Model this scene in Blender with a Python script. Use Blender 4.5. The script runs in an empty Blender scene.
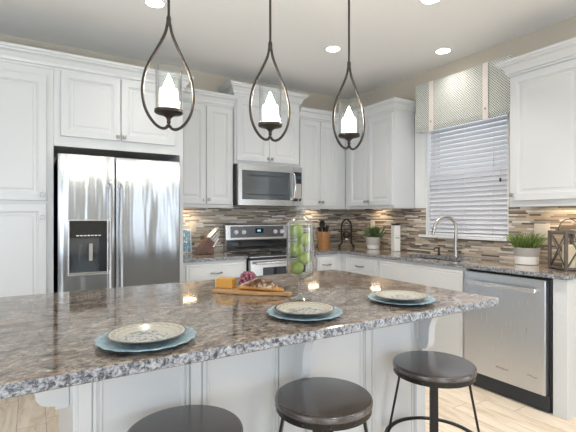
import bpy, bmesh, math, random
from mathutils import Vector, Matrix
random.seed(7)
PI = math.pi
S = bpy.context.scene
C = S.collection

# ------------------------------------------------------------ camera
cam_d = bpy.data.cameras.new('camera'); cam = bpy.data.objects.new('camera', cam_d); C.objects.link(cam)
cam.location = (-3.487, -4.181, 1.282)
cam.rotation_euler = (PI/2, 0, -0.551)
cam_d.sensor_width = 36; cam_d.lens = 417.7/576*36; cam_d.shift_y = 0.9/576
cam_d.clip_start = 0.02
S.camera = cam
# ------------------------------------------------------------ world
w = bpy.data.worlds.new('sky'); S.world = w; w.use_nodes = True
nt = w.node_tree; nt.nodes.clear()
wo = nt.nodes.new('ShaderNodeOutputWorld'); bg = nt.nodes.new('ShaderNodeBackground')
tc = nt.nodes.new('ShaderNodeTexCoord'); sx = nt.nodes.new('ShaderNodeSeparateXYZ')
cr = nt.nodes.new('ShaderNodeValToRGB')
nt.links.new(tc.outputs['Generated'], sx.inputs[0]); nt.links.new(sx.outputs[2], cr.inputs[0])
cr.color_ramp.elements[0].position = 0.0; cr.color_ramp.elements[0].color = (.42, .41, .38, 1)
cr.color_ramp.elements[1].position = 0.6; cr.color_ramp.elements[1].color = (.84, .87, .95, 1)
e = cr.color_ramp.elements.new(.04); e.color = (.84, .89, .95, 1)
nt.links.new(cr.outputs[0], bg.inputs[0]); bg.inputs[1].default_value = 1.15
nt.links.new(bg.outputs[0], wo.inputs[0])
# ------------------------------------------------------------ lights
def area(name, loc, rot, sx_, sy_, power, col=(1, 1, 1), spread=None):
    l = bpy.data.lights.new(name, 'AREA'); l.shape = 'RECTANGLE'; l.size = sx_; l.size_y = sy_
    l.energy = power; l.color = col
    if spread: l.spread = spread
    o = bpy.data.objects.new(name, l); o.location = loc; o.rotation_euler = rot; C.objects.link(o); return o
# fill lamps at invented openings out of view, for even light; then kitchen-window daylight
area('added_fill_front', (-4.6, -8.3, 1.25), (PI/2+.15, 0, 0), 2.6, 2.4, 86, (.77, .88, 1))
area('added_fill_front', (-.6, -8.3, 1.25), (PI/2+.15, 0, 0), .8, 2.4, 27, (.77, .88, 1))  # narrow added lamp, kept slim for streaks reflected in the refrigerator
area('added_fill_right', (.35, -5.9, 1.25), (PI/2+.15, 0, PI/2), 2.6, 2.4, 66, (.77, .88, 1))  # unseen side fill, added to light the island from the right
area('added_fill_left', (-7.6, -4.2, 1.25), (PI/2+.15, 0, -PI/2), 3.2, 2.4, 84, (.77, .88, 1))  # unseen fill added on the left side
area('daylight_kitchen_window', (.55, -1.68, 1.9), (PI/2, 0, PI/2), 1.1, 1.5, 10, (.95, .97, 1))
S.view_settings.view_transform = 'Standard'; S.view_settings.look = 'None'
S.view_settings.gamma = 1; S.view_settings.use_curve_mapping = False
S.view_settings.exposure = 0.1
S.cycles.use_denoising = True
S.cycles.max_bounces = 10; S.cycles.diffuse_bounces = 5; S.cycles.glossy_bounces = 5
S.cycles.transparent_max_bounces = 16; S.cycles.sample_clamp_indirect = 6

# ------------------------------------------------------------ materials
def new_mat(name):
    m = bpy.data.materials.new(name); m.use_nodes = True
    return m, m.node_tree, m.node_tree.nodes['Principled BSDF']
def mat(name, col, rough=.5, metal=0, spec=.5, emit=None, es=0, coat=0, bump=0, bscale=60):
    m, t, b = new_mat(name)
    b.inputs['Base Color'].default_value = (*col, 1); b.inputs['Roughness'].default_value = rough
    b.inputs['Metallic'].default_value = metal; b.inputs['Specular IOR Level'].default_value = spec
    b.inputs['Coat Weight'].default_value = coat
    if emit: b.inputs['Emission Color'].default_value = (*emit, 1); b.inputs['Emission Strength'].default_value = es
    n = t.nodes.new('ShaderNodeTexNoise'); n.inputs['Scale'].default_value = bscale
    c = t.nodes.new('ShaderNodeTexCoord'); t.links.new(c.outputs['Object'], n.inputs['Vector'])
    if bump:
        bp = t.nodes.new('ShaderNodeBump'); bp.inputs['Strength'].default_value = bump; bp.inputs['Distance'].default_value = .002
        t.links.new(n.outputs[0], bp.inputs['Height']); t.links.new(bp.outputs[0], b.inputs['Normal'])
    else:
        mr = t.nodes.new('ShaderNodeMapRange'); mr.inputs[3].default_value = max(rough-.03, .01); mr.inputs[4].default_value = rough+.03
        t.links.new(n.outputs[0], mr.inputs[0]); t.links.new(mr.outputs[0], b.inputs['Roughness'])
    return m
class NT:
    def __init__(s, t): s.t = t
    def n(s, typ, **k):
        nd = s.t.nodes.new('ShaderNode'+typ)
        for a, v in k.items(): setattr(nd, a, v)
        return nd
    def l(s, a, b): s.t.links.new(a, b)
    def m(s, op, a, b=None, c=None):
        nd = s.t.nodes.new('ShaderNodeMath'); nd.operation = op
        for i, v in enumerate((a, b, c)):
            if v is None: continue
            if isinstance(v, (int, float)): nd.inputs[i].default_value = v
            else: s.l(v, nd.inputs[i])
        return nd.outputs[0]
    def comb(s, a, b, c=0):
        nd = s.t.nodes.new('ShaderNodeCombineXYZ')
        for i, v in enumerate((a, b, c)):
            if isinstance(v, (int, float)): nd.inputs[i].default_value = v
            else: s.l(v, nd.inputs[i])
        return nd.outputs[0]
    def sep(s):
        c = s.t.nodes.new('ShaderNodeTexCoord'); x = s.t.nodes.new('ShaderNodeSeparateXYZ'); s.l(c.outputs['Object'], x.inputs[0]); return x.outputs
    def ramp(s, f, stops, const=False):
        r = s.t.nodes.new('ShaderNodeValToRGB'); cr = r.color_ramp
        if const: cr.interpolation = 'CONSTANT'
        cr.elements[0].position = stops[0][0]; cr.elements[0].color = (*stops[0][1], 1)
        cr.elements[1].position = stops[-1][0]; cr.elements[1].color = (*stops[-1][1], 1)
        for p, c in stops[1:-1]:
            e = cr.elements.new(p); e.color = (*c, 1)
        s.l(f, r.inputs[0]); return r.outputs[0]
    def mix(s, f, a, b, blend='MIX'):
        nd = s.t.nodes.new('ShaderNodeMix'); nd.data_type = 'RGBA'; nd.blend_type = blend
        for i, v in ((0, f), (6, a), (7, b)):
            if isinstance(v, (int, float)): nd.inputs[i].default_value = v
            elif isinstance(v, tuple): nd.inputs[i].default_value = (*v, 1)
            else: s.l(v, nd.inputs[i])
        return nd.outputs[2]
    def noise(s, vec, scale, detail=4, rough=.55, dist=0):
        nd = s.t.nodes.new('ShaderNodeTexNoise'); nd.inputs['Scale'].default_value = scale; nd.inputs['Detail'].default_value = detail
        nd.inputs['Roughness'].default_value = rough; nd.inputs['Distortion'].default_value = dist
        if vec is not None: s.l(vec, nd.inputs['Vector'])
        return nd.outputs[0]
    def bump(s, h, st, dist=.002):
        b = s.t.nodes.new('ShaderNodeBump'); b.inputs['Strength'].default_value = st; b.inputs['Distance'].default_value = dist
        s.l(h, b.inputs['Height']); return b.outputs[0]

M = {}
M['white'] = mat('cabinet_white_paint', (.64, .655, .665), .32, coat=.1)
M['wall'] = mat('tan_wall_paint', (.56, .51, .43), .8, bump=.15, bscale=200)
M['ceil'] = mat('ceiling_paint', (.89, .895, .90), .9, bump=.15, bscale=150)
M['trim'] = mat('white_trim_paint', (.82, .83, .84), .4)
M['black'] = mat('black_plastic', (.012, .012, .013), .35)
M['blackglass'] = mat('black_glass', (.012, .014, .017), .06, coat=.5)
M['greyglass'] = mat('smoked_oven_glass', (.06, .075, .09), .05, coat=1, spec=.9)
M['chrome'] = mat('brushed_nickel', (.52, .50, .47), .28, 1)
M['knob'] = mat('nickel_knob', (.36, .35, .34), .3, 1)
M['steel_smooth'] = mat('polished_steel', (.72, .72, .73), .18, 1)
M['iron'] = mat('dark_bronze_iron', (.050, .042, .036), .45, .5)
M['stoolmetal'] = mat('dark_gunmetal', (.035, .032, .03), .35, .8)
M['candle'] = mat('frosted_glowing_candle', (1, .95, .86), .5, emit=(1, .87, .68), es=7)
M['flame'] = mat('glowing_flame_bulb', (1, .95, .86), .5, emit=(1, .93, .82), es=400)
M['can_lens'] = mat('lit_downlight_lens', (1, 1, 1), .5, emit=(1, .96, .9), es=9)
M['strip'] = mat('lit_strip_lens', (1, .95, .85), .5, emit=(1, .85, .62), es=1.5)
M['cream_candle'] = mat('cream_wax', (.80, .70, .50), .5)
M['ceramic'] = mat('white_ceramic', (.82, .81, .78), .3, coat=.3)
M['pot_grey'] = mat('grey_glazed_band', (.42, .40, .38), .5, bump=.2)
M['soil'] = mat('potting_soil', (.05, .035, .025), .9, bump=.6)
M['plate_plastic'] = mat('outlet_plate_plastic', (.72, .66, .56), .4)
M['paint_dark'] = mat('dark_lettering', (.08, .07, .06), .6)
M['tan_rug'] = mat('strap_fabric', (.86, .78, .73), .85, bump=.3, bscale=400)
M['cheese'] = mat('orange_cheese', (.66, .33, .055), .45)
M['rind'] = mat('pale_cheese_rind', (.75, .62, .36), .6)
M['grape'] = leaf_mat('red_grape_skin', (.12, .025, .05), (.46, .16, .22)) if 0 else None
M['stem'] = mat('green_brown_stem', (.20, .20, .06), .7)
M['blueglaze'] = None
M['outdoor'] = mat('lawn_ground', (.30, .33, .22), .9)

def steel(name, col, streak_axis, rough=.24, bst=.25):
    m, t, b = new_mat(name); k = NT(t); o = k.sep()
    b.inputs['Metallic'].default_value = 1; b.inputs['Base Color'].default_value = (*col, 1)
    if streak_axis == 'v':      # brushed vertically: fine noise stretched along z; broad sheet waviness
        fine = k.noise(k.comb(k.m('MULTIPLY', o[0], 260), k.m('MULTIPLY', o[1], 260), k.m('MULTIPLY', o[2], 5)), 1, 2)
    else:
        fine = k.noise(k.comb(k.m('MULTIPLY', o[0], 5), k.m('MULTIPLY', o[1], 260), k.m('MULTIPLY', o[2], 260)), 1, 2)
    wav = k.noise(k.comb(k.m('MULTIPLY', o[0], 9), k.m('MULTIPLY', o[1], 9), k.m('MULTIPLY', o[2], 1.0)), 1, 1.5)
    b.inputs['Roughness'].default_value = rough
    mr = t.nodes.new('ShaderNodeMapRange'); mr.inputs[3].default_value = rough-.06; mr.inputs[4].default_value = rough+.08
    k.l(k.m('ADD', k.m('MULTIPLY', fine, .25), .375), mr.inputs[0]); k.l(mr.outputs[0], b.inputs['Roughness'])
    b.inputs['Anisotropic'].default_value = .3
    k.l(k.bump(wav, bst, .03), b.inputs['Normal'])
    return m
M['steel'] = steel('brushed_stainless_steel', (.40, .41, .42), 'v', .19, .5)
M['steel_dw'] = steel('brushed_stainless_light', (.62, .65, .69), 'v', .27, .12)
M['steel_h'] = steel('brushed_stainless_horizontal', (.62, .62, .62), 'h', .24, .05)

def clear_glass(name, tint=(1, 1, 1), ior=1.45, gl=.9, ex=2.2):
    m, t, b = new_mat(name); k = NT(t); t.nodes.remove(b)
    tr = k.n('BsdfTransparent'); tr.inputs[0].default_value = (*tint, 1)
    g = k.n('BsdfGlossy'); g.inputs['Roughness'].default_value = .02
    lw = k.n('LayerWeight'); lw.inputs[0].default_value = .35
    mx = k.n('MixShader'); out = t.nodes['Material Output']
    f = k.m('MULTIPLY', k.m('POWER', lw.outputs['Facing'], ex), gl)
    f = k.m('ADD', f, .03)
    k.l(f, mx.inputs[0]); k.l(tr.outputs[0], mx.inputs[1]); k.l(g.outputs[0], mx.inputs[2]); k.l(mx.outputs[0], out.inputs[0])
    return m
M['glass'] = clear_glass('clear_glass', (.97, .985, .98), gl=1.3, ex=1.9)
M['jarglass'] = clear_glass('thick_clear_glass', (.95, .97, .96), gl=1.6, ex=1.5)
M['pane'] = clear_glass('window_glass', (.95, .98, .98), gl=.5)

def granite():
    m, t, b = new_mat('polished_granite'); k = NT(t); o = k.sep()
    v = k.comb(o[0], o[1], o[2])
    # flowing bands, stretched along a diagonal
    a = math.radians(12)
    u = k.m('ADD', k.m('MULTIPLY', o[0], math.cos(a)), k.m('MULTIPLY', o[1], math.sin(a)))
    w_ = k.m('SUBTRACT', k.m('MULTIPLY', o[1], math.cos(a)), k.m('MULTIPLY', o[0], math.sin(a)))
    vs = k.comb(k.m('MULTIPLY', u, .7), w_, k.m('MULTIPLY', o[2], 1.0))
    flow = k.noise(vs, 4.5, 6, .62, 2.2)
    mid = k.noise(vs, 17, 7, .72, 1.5)
    fine = k.noise(k.comb(k.m('MULTIPLY', u, .6), w_, o[2]), 60, 6, .8, .8)
    base = k.ramp(flow, [(.33, (.05, .042, .038)), (.39, (.16, .12, .095)), (.45, (.34, .265, .205)), (.50, (.56, .50, .43)), (.56, (.33, .32, .31)), (.61, (.70, .67, .62)), (.67, (.36, .28, .22)), (.76, (.08, .07, .065))])
    c2 = k.ramp(mid, [(.36, (.03, .027, .027)), (.43, (.22, .17, .14)), (.52, (.36, .29, .235)), (.60, (.50, .44, .38)), (.68, (.80, .77, .72)), (.78, (.36, .31, .27))])
    col = k.mix(.5, base, c2)
    spk = k.ramp(fine, [(.38, (.06, .06, .065)), (.44, (.38, .37, .36)), (.50, (.82, .80, .78)), (.60, (1.05, 1.03, 1.0)), (.68, (1.6, 1.58, 1.55))])
    col = k.mix(.9, col, spk, 'MULTIPLY')
    col = k.mix(1.0, col, (.83, .81, .79), 'MULTIPLY')
    # vertical chiselled/polished edges show grey and black crystals
    g = k.n('NewGeometry'); s2 = k.n('SeparateXYZ'); k.l(g.outputs['Normal'], s2.inputs[0])
    e_n = k.noise(v, 78, 5, .75, .6)
    ecol = k.ramp(e_n, [(.38, (.02, .024, .03)), (.45, (.10, .11, .13)), (.51, (.24, .255, .28)), (.60, (.38, .39, .41)), (.70, (.55, .55, .55)), (.78, (.30, .27, .25))])
    side = k.m('LESS_THAN', k.m('ABSOLUTE', s2.outputs[2]), .6)
    k.l(k.mix(side, col, ecol), b.inputs['Base Color'])
    b.inputs['Roughness'].default_value = .09; b.inputs['Specular IOR Level'].default_value = .55
    b.inputs['Coat Weight'].default_value = .12; b.inputs['Coat Roughness'].default_value = .03; b.inputs['Coat IOR'].default_value = 1.5
    rr = k.m('ADD', k.m('MULTIPLY', side, .3), .07); k.l(rr, b.inputs['Roughness'])
    return m
M['granite'] = granite()

def mosaic(axis):
    m, t, b = new_mat('linear_mosaic_tile'); k = NT(t); o = k.sep()
    u = o[axis]; z = o[2]; H = .0145
    r = k.m('FLOOR', k.m('DIVIDE', z, H)); fz = k.m('FRACT', k.m('DIVIDE', z, H))
    wn = k.n('TexWhiteNoise', noise_dimensions='1D'); k.l(r, wn.inputs['W'])
    wn2 = k.n('TexWhiteNoise', noise_dimensions='1D'); k.l(k.m('ADD', r, 71.3), wn2.inputs['W'])
    L = k.m('ADD', .085, k.m('MULTIPLY', wn2.outputs[0], .12))
    uu = k.m('ADD', k.m('DIVIDE', u, L), k.m('MULTIPLY', wn.outputs[0], 37))
    c = k.m('FLOOR', uu); fu = k.m('FRACT', uu)
    w2 = k.n('TexWhiteNoise', noise_dimensions='2D'); k.l(k.comb(r, c), w2.inputs['Vector'])
    w3 = k.n('TexWhiteNoise', noise_dimensions='2D'); k.l(k.comb(k.m('ADD', r, 13), k.m('ADD', c, 5)), w3.inputs['Vector'])
    col = k.ramp(w2.outputs[0], [(0, (.13, .105, .09)), (.10, (.24, .20, .17)), (.24, (.38, .34, .29)), (.38, (.47, .46, .44)), (.50, (.52, .45, .36)), (.62, (.19, .175, .17)), (.70, (.62, .60, .56)), (.82, (.33, .33, .335)), (.92, (.74, .73, .71))], True)
    n = k.noise(k.comb(k.m('MULTIPLY', o[0], 12), k.m('MULTIPLY', o[1], 12), k.m('MULTIPLY', z, 90)), 1, 3)
    col = k.mix(.25, col, k.ramp(n, [(.3, (.7, .7, .7)), (.7, (1.15, 1.12, 1.1))]), 'MULTIPLY')
    gz = k.m('LESS_THAN', fz, .09); gu = k.m('LESS_THAN', k.m('MULTIPLY', fu, L), .0018)
    gr = k.m('MAXIMUM', gz, gu)
    if axis == 1: col = k.mix(1.0, col, (1.04, .96, .87), 'MULTIPLY')
    k.l(k.mix(gr, col, (.36, .33, .30)), b.inputs['Base Color'])
    k.l(k.m('ADD', k.m('MULTIPLY', k.m('GREATER_THAN', w3.outputs[0], .55), -.35), .5), b.inputs['Roughness'])
    k.l(k.bump(k.m('SUBTRACT', k.m('MULTIPLY', w3.outputs[0], .5), gr), .6, .003), b.inputs['Normal'])
    return m
M['mosaic_x'] = mosaic(0); M['mosaic_y'] = mosaic(1)

def planks():
    m, t, b = new_mat('wood_look_floor_tile'); k = NT(t); o = k.sep()
    W = .155; Lp = .92
    r = k.m('FLOOR', k.m('DIVIDE', o[0], W)); fr = k.m('FRACT', k.m('DIVIDE', o[0], W))
    wn = k.n('TexWhiteNoise', noise_dimensions='1D'); k.l(r, wn.inputs['W'])
    uu = k.m('ADD', k.m('DIVIDE', o[1], Lp), k.m('MULTIPLY', wn.outputs[0], 7)); c = k.m('FLOOR', uu); fc = k.m('FRACT', uu)
    w2 = k.n('TexWhiteNoise', noise_dimensions='2D'); k.l(k.comb(r, c), w2.inputs['Vector'])
    v = k.comb(k.m('ADD', k.m('MULTIPLY', o[0], 9), k.m('MULTIPLY', w2.outputs[0], 30)), k.m('MULTIPLY', o[1], 1.4), 0)
    n = k.noise(v, 2.2, 6, .65, .8)
    col = k.ramp(n, [(.3, (.56, .44, .31)), (.45, (.72, .61, .48)), (.6, (.80, .71, .585)), (.75, (.85, .78, .66))])
    col = k.mix(.35, col, k.ramp(w2.outputs[0], [(0, (.72, .70, .68)), (1, (1.1, 1.08, 1.05))]), 'MULTIPLY')
    g = k.m('MAXIMUM', k.m('LESS_THAN', fr, .022), k.m('LESS_THAN', fc, .004))
    k.l(k.mix(g, col, (.33, .27, .215)), b.inputs['Base Color']); b.inputs['Roughness'].default_value = .35
    k.l(k.bump(k.m('SUBTRACT', k.m('MULTIPLY', n, .3), g), .3, .002), b.inputs['Normal'])
    return m
M['planks'] = planks()

def wood(name, c1, c2, scale=1, axis=0, rough=.4, ring=14, bst=.15):
    m, t, b = new_mat(name); k = NT(t); o = k.sep()
    a = [k.m('MULTIPLY', o[i], (1.2 if i == axis else ring)*scale) for i in range(3)]
    n = k.noise(k.comb(*a), 2.4, 5, .6, .6)
    k.l(k.ramp(n, [(.3, c1), (.7, c2)]), b.inputs['Base Color']); b.inputs['Roughness'].default_value = rough
    k.l(k.bump(n, bst, .002), b.inputs['Normal'])
    return m
M['seatwood'] = wood('dark_espresso_wood', (.040, .033, .030), (.075, .060, .052), 2.2, 0, .26, 18, .02)
M['seatwood'].node_tree.nodes['Principled BSDF'].inputs['Coat Weight'].default_value = .6
M['seatwood'].node_tree.nodes['Principled BSDF'].inputs['Coat Roughness'].default_value = .16
M['boardwood'] = wood('oiled_board_wood', (.34, .17, .06), (.62, .38, .18), 2, 0, .4)
M['crockwood'] = wood('honey_acacia_wood', (.26, .11, .035), (.50, .26, .10), 3, 2, .35)
M['knifewood'] = wood('walnut_block_wood', (.10, .05, .035), (.19, .10, .07), 3, 0, .4)
M['greywood'] = wood('weathered_grey_wood', (.075, .062, .052), (.16, .135, .115), 4, 2, .7)

def lattice():
    m, t, b = new_mat('grey_green_lattice_fabric'); k = NT(t); o = k.sep()
    P = .023
    a = k.m('FRACT', k.m('DIVIDE', k.m('ADD', o[1], o[2]), P)); c = k.m('FRACT', k.m('DIVIDE', k.m('SUBTRACT', o[1], o[2]), P))
    l1 = k.m('GREATER_THAN', k.m('ABSOLUTE', k.m('SUBTRACT', a, .5)), .33); l2 = k.m('GREATER_THAN', k.m('ABSOLUTE', k.m('SUBTRACT', c, .5)), .33)
    g = k.m('MAXIMUM', l1, l2)
    k.l(k.mix(g, (.19, .225, .195), (.80, .81, .78)), b.inputs['Base Color']); b.inputs['Roughness'].default_value = .9
    return m
M['lattice'] = lattice()

def bread():
    m, t, b = new_mat('crusty_bread'); k = NT(t); o = k.sep()
    v = k.comb(*o); n = k.noise(v, 26, 5, .65, .5); n2 = k.noise(v, 110, 3, .7)
    zz = k.m('MULTIPLY', k.m('SUBTRACT', o[2], .012), 90)
    crust = k.ramp(n, [(.36, (.06, .025, .012)), (.46, (.15, .07, .03)), (.54, (.28, .15, .07)), (.60, (.62, .52, .42)), (.68, (.80, .74, .66))])
    low = (.70, .34, .08)
    k.l(k.mix(k.m('MINIMUM', k.m('MAXIMUM', zz, 0), 1), low, crust), b.inputs['Base Color'])
    b.inputs['Roughness'].default_value = .75; k.l(k.bump(n2, .6, .003), b.inputs['Normal'])
    return m
M['bread'] = bread()
def apple_mat():
    m, t, b = new_mat('green_apple_skin'); k = NT(t); o = k.sep(); v = k.comb(*o)
    n = k.noise(v, 30, 3); sp = k.noise(v, 420, 1)
    col = k.ramp(n, [(.3, (.21, .27, .035)), (.7, (.36, .42, .085))])
    col = k.mix(k.m('MULTIPLY', k.m('GREATER_THAN', sp, .70), .6), col, (.55, .62, .3))
    k.l(col, b.inputs['Base Color']); b.inputs['Roughness'].default_value = .3; b.inputs['Coat Weight'].default_value = .3
    return m
M['apple'] = apple_mat()
def leaf_mat(name, c1, c2):
    m, t, b = new_mat(name); k = NT(t); o = k.sep()
    n = k.noise(k.comb(*o), 40, 3)
    k.l(k.ramp(n, [(.35, c1), (.65, c2)]), b.inputs['Base Color']); b.inputs['Roughness'].default_value = .5
    return m
M['grape'] = leaf_mat('red_grape_skin', (.06, .010, .03), (.45, .17, .22)); M['grape'].node_tree.nodes['Principled BSDF'].inputs['Roughness'].default_value = .22
M['leaf'] = leaf_mat('grass_blade_green', (.05, .10, .018), (.24, .33, .095))
M['leaf2'] = leaf_mat('succulent_green', (.025, .06, .02), (.13, .20, .075))
def glaze_mat():
    m, t, b = new_mat('blue_grey_speckled_glaze'); k = NT(t); o = k.sep(); v = k.comb(*o)
    n = k.noise(v, 60, 4, .7)
    k.l(k.ramp(n, [(.34, (.13, .22, .27)), (.48, (.30, .44, .51)), (.66, (.50, .63, .68))]), b.inputs['Base Color'])
    b.inputs['Roughness'].default_value = .3; return m
M['blueglaze'] = glaze_mat()
def plate_mat():
    m, t, b = new_mat('painted_dinner_plate'); k = NT(t); o = k.sep()
    r = k.m('SQRT', k.m('ADD', k.m('MULTIPLY', o[0], o[0]), k.m('MULTIPLY', o[1], o[1])))
    th = k.m('ARCTAN2', o[1], o[0])
    # a band of scalloped ornament near the rim and a loose floral centre
    sc = k.m('ADD', .092, k.m('MULTIPLY', k.m('ABSOLUTE', k.m('SINE', k.m('MULTIPLY', th, 12))), .007))
    band = k.m('LESS_THAN', k.m('ABSOLUTE', k.m('SUBTRACT', r, sc)), .0022)
    rimb = k.m('GREATER_THAN', r, .107)
    thin = k.m('LESS_THAN', k.m('ABSOLUTE', k.m('SUBTRACT', r, .082)), .001)
    n = k.noise(k.comb(*o), 45, 4, .6, 1.4); n2 = k.noise(k.comb(k.m('ADD', o[0], 3), o[1], o[2]), 30, 3, .6, 1)
    flo = k.ramp(n, [(.40, (.12, .15, .18)), (.47, (.45, .46, .44)), (.55, (.66, .64, .58)), (.64, (.42, .32, .17))])
    flo = k.mix(k.m('GREATER_THAN', n2, .62), flo, (.28, .33, .22))
    inner = k.m('LESS_THAN', r, .066)
    col = k.mix(inner, (.52, .50, .43), flo)
    col = k.mix(band, col, (.38, .30, .15)); col = k.mix(thin, col, (.35, .33, .28)); col = k.mix(rimb, col, (.13, .11, .075))
    k.l(col, b.inputs['Base Color']); b.inputs['Roughness'].default_value = .16; b.inputs['Coat Weight'].default_value = .4
    return m
M['dinner'] = plate_mat()
def sign_mat():
    m, t, b = new_mat('blue_patterned_sign'); k = NT(t); o = k.sep()
    n = k.noise(k.comb(k.m('MULTIPLY', o[0], 30), 0, k.m('MULTIPLY', o[2], 22)), 1, 2, .5, 2.0)
    k.l(k.ramp(n, [(.53, (.16, .36, .54)), (.56, (.78, .84, .88))], True), b.inputs['Base Color']); b.inputs['Roughness'].default_value = .6
    return m
M['sign'] = sign_mat()

# ------------------------------------------------------------ mesh helpers
class MB:
    def __init__(s): s.bm = bmesh.new(); s.mi = 0
    def _f(s, vs, smooth=False):
        try:
            f = s.bm.faces.new(vs); f.material_index = s.mi; f.smooth = smooth; return f
        except ValueError: return None
    def box(s, x0, x1, y0, y1, z0, z1, mtx=None):
        co = [(x, y, z) for x in (x0, x1) for y in (y0, y1) for z in (z0, z1)]
        v = [s.bm.verts.new(mtx @ Vector(c) if mtx else c) for c in co]
        for q in ((0, 1, 3, 2), (4, 6, 7, 5), (0, 4, 5, 1), (2, 3, 7, 6), (0, 2, 6, 4), (1, 5, 7, 3)): s._f([v[i] for i in q])
        return s
    def loops(s, rings, closed=True, cap0=True, cap1=True, smooth=True):
        R = [[s.bm.verts.new(p) for p in r] for r in rings]; n = len(R[0])
        for a, b in zip(R, R[1:]):
            for i in range(n if closed else n-1):
                j = (i+1) % n; s._f([a[i], a[j], b[j], b[i]], smooth)
        if cap0 and n > 2: s._f(R[0][::-1])
        if cap1 and n > 2: s._f(R[-1])
        return s
    def lathe(s, prof, c=(0, 0, 0), seg=32, mtx=None, cap=True, smooth=True):
        rings = []
        for r, z in prof:
            ring = []
            for i in range(seg):
                a = 2*PI*i/seg; p = Vector((c[0]+r*math.cos(a), c[1]+r*math.sin(a), c[2]+z))
                ring.append(mtx @ p if mtx else p)
            rings.append(ring)
        return s.loops(rings, True, cap, cap, smooth)
    def tube(s, pts, r, seg=10, closed=False, cap=True, flat=None):
        pts = [Vector(p) for p in pts]; n = len(pts); rings = []
        rs = r if isinstance(r, (list, tuple)) else [r]*n
        up = Vector((0, 0, 1)); prev = None
        for i, p in enumerate(pts):
            a = pts[i-1] if (i > 0 or closed) else p; b = pts[(i+1) % n] if (i < n-1 or closed) else p
            t = (b-a).normalized()
            if prev is None:
                q = up if abs(t.dot(up)) < .9 else Vector((1, 0, 0))
                u = (q - t*q.dot(t)).normalized()
            else: u = (prev - t*prev.dot(t)).normalized()
            prev = u; v = t.cross(u)
            fu, fv = flat if flat else (1, 1)
            rings.append([p + (u*math.cos(2*PI*k/seg)*fu + v*math.sin(2*PI*k/seg)*fv)*rs[i] for k in range(seg)])
        if closed: rings.append(rings[0]); return s._closedtube(rings[:-1])
        return s.loops(rings, True, cap, cap)
    def _closedtube(s, rings):
        R = [[s.bm.verts.new(p) for p in r] for r in rings]; n = len(R[0]); m = len(R)
        for a in range(m):
            for i in range(n):
                j = (i+1) % n; b = (a+1) % m; s._f([R[a][i], R[a][j], R[b][j], R[b][i]], True)
        return s
    def sphere(s, c, r, seg=16, sc=(1, 1, 1)):
        prof = [(max(math.sin(PI*i/(seg//2)), .002), -math.cos(PI*i/(seg//2))) for i in range(seg//2+1)]
        rings = [[Vector((c[0]+r*sc[0]*q*math.cos(2*PI*i/seg), c[1]+r*sc[1]*q*math.sin(2*PI*i/seg), c[2]+r*sc[2]*z)) for i in range(seg)] for q, z in prof]
        return s.loops(rings)
    def prism(s, outline, axis, a, b, smooth=False):
        def P(u, v, w): return {'x': (w, u, v), 'y': (u, w, v), 'z': (u, v, w)}[axis]
        return s.loops([[P(u, v, a) for u, v in outline], [P(u, v, b) for u, v in outline]], smooth=smooth)
    def panel(s, x0, x1, z0, z1, yb, prof):
        # rectangle loops facing -y, (inset, forward) from the back plane yb
        rings = [[(x0+i, yb-d, z0+i), (x1-i, yb-d, z0+i), (x1-i, yb-d, z1-i), (x0+i, yb-d, z1-i)] for i, d in prof]
        return s.loops(rings, smooth=False)
    def sweep(s, path, prof):
        # mitred sweep of a closed profile (out, z) along an open plan path; out = left-hand side reversed (right of travel)
        path = [Vector((p[0], p[1])) for p in path]; n = len(path); rings = []
        for i, p in enumerate(path):
            d0 = (p-path[i-1]).normalized() if i else None; d1 = (path[i+1]-p).normalized() if i < n-1 else None
            nn = [Vector((d.y, -d.x)) for d in (d0, d1) if d is not None]
            if len(nn) == 2: mvec = (nn[0]+nn[1]); mvec = mvec / mvec.dot(nn[0])
            else: mvec = nn[0]
            rings.append([(p.x+mvec.x*o, p.y+mvec.y*o, z) for o, z in prof])
        return s.loops(rings, smooth=False)
    def build(s, name, material, parent=None, bevel=0, loc=None, seg=2):
        bmesh.ops.recalc_face_normals(s.bm, faces=s.bm.faces[:])
        for e_ in s.bm.edges:
            if len(e_.link_faces) == 2 and e_.calc_face_angle(0) > .65: e_.smooth = False
        me = bpy.data.meshes.new(name); s.bm.to_mesh(me); s.bm.free()
        for m_ in (material if isinstance(material, (list, tuple)) else [material]): me.materials.append(m_)
        o = bpy.data.objects.new(name, me); C.objects.link(o)
        if parent: o.parent = parent
        if loc: o.location = loc
        if bevel:
            b = o.modifiers.new('bevel', 'BEVEL'); b.width = bevel; b.segments = seg; b.limit_method = 'ANGLE'; b.angle_limit = .6
        return o
def tag(o, label=None, cat=None, group=None, kind=None):
    if label: o['label'] = label
    if cat: o['category'] = cat
    if group: o['group'] = group
    if kind: o['kind'] = kind
    return o
def thing(name, label, cat, loc=(0, 0, 0), rz=0, group=None):
    o = bpy.data.objects.new(name, None); o.empty_display_size = .1; C.objects.link(o); o.location = loc; o.rotation_euler = (0, 0, rz)
    return tag(o, label, cat, group)
def copy_tree(o, parent=None):
    kids = [c for c in bpy.data.objects if c.parent == o]
    c = o.copy(); C.objects.link(c)
    if parent is not None: c.parent = parent
    for ch in kids: copy_tree(ch, c)
    return c
def bx(name, m, parent, x0, x1, y0, y1, z0, z1, bevel=0):
    return MB().box(x0, x1, y0, y1, z0, z1).build(name, m, parent, bevel)
def smooth_pts(pts, n=6):
    pts = [Vector(p) for p in pts]; out = []
    for i in range(len(pts)-1):
        p0 = pts[max(i-1, 0)]; p1 = pts[i]; p2 = pts[i+1]; p3 = pts[min(i+2, len(pts)-1)]
        for k in range(n):
            t = k/n; out.append(.5*((2*p1)+(-p0+p2)*t+(2*p0-5*p1+4*p2-p3)*t*t+(-p0+3*p1-3*p2+p3)*t**3))
    out.append(pts[-1]); return out
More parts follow.
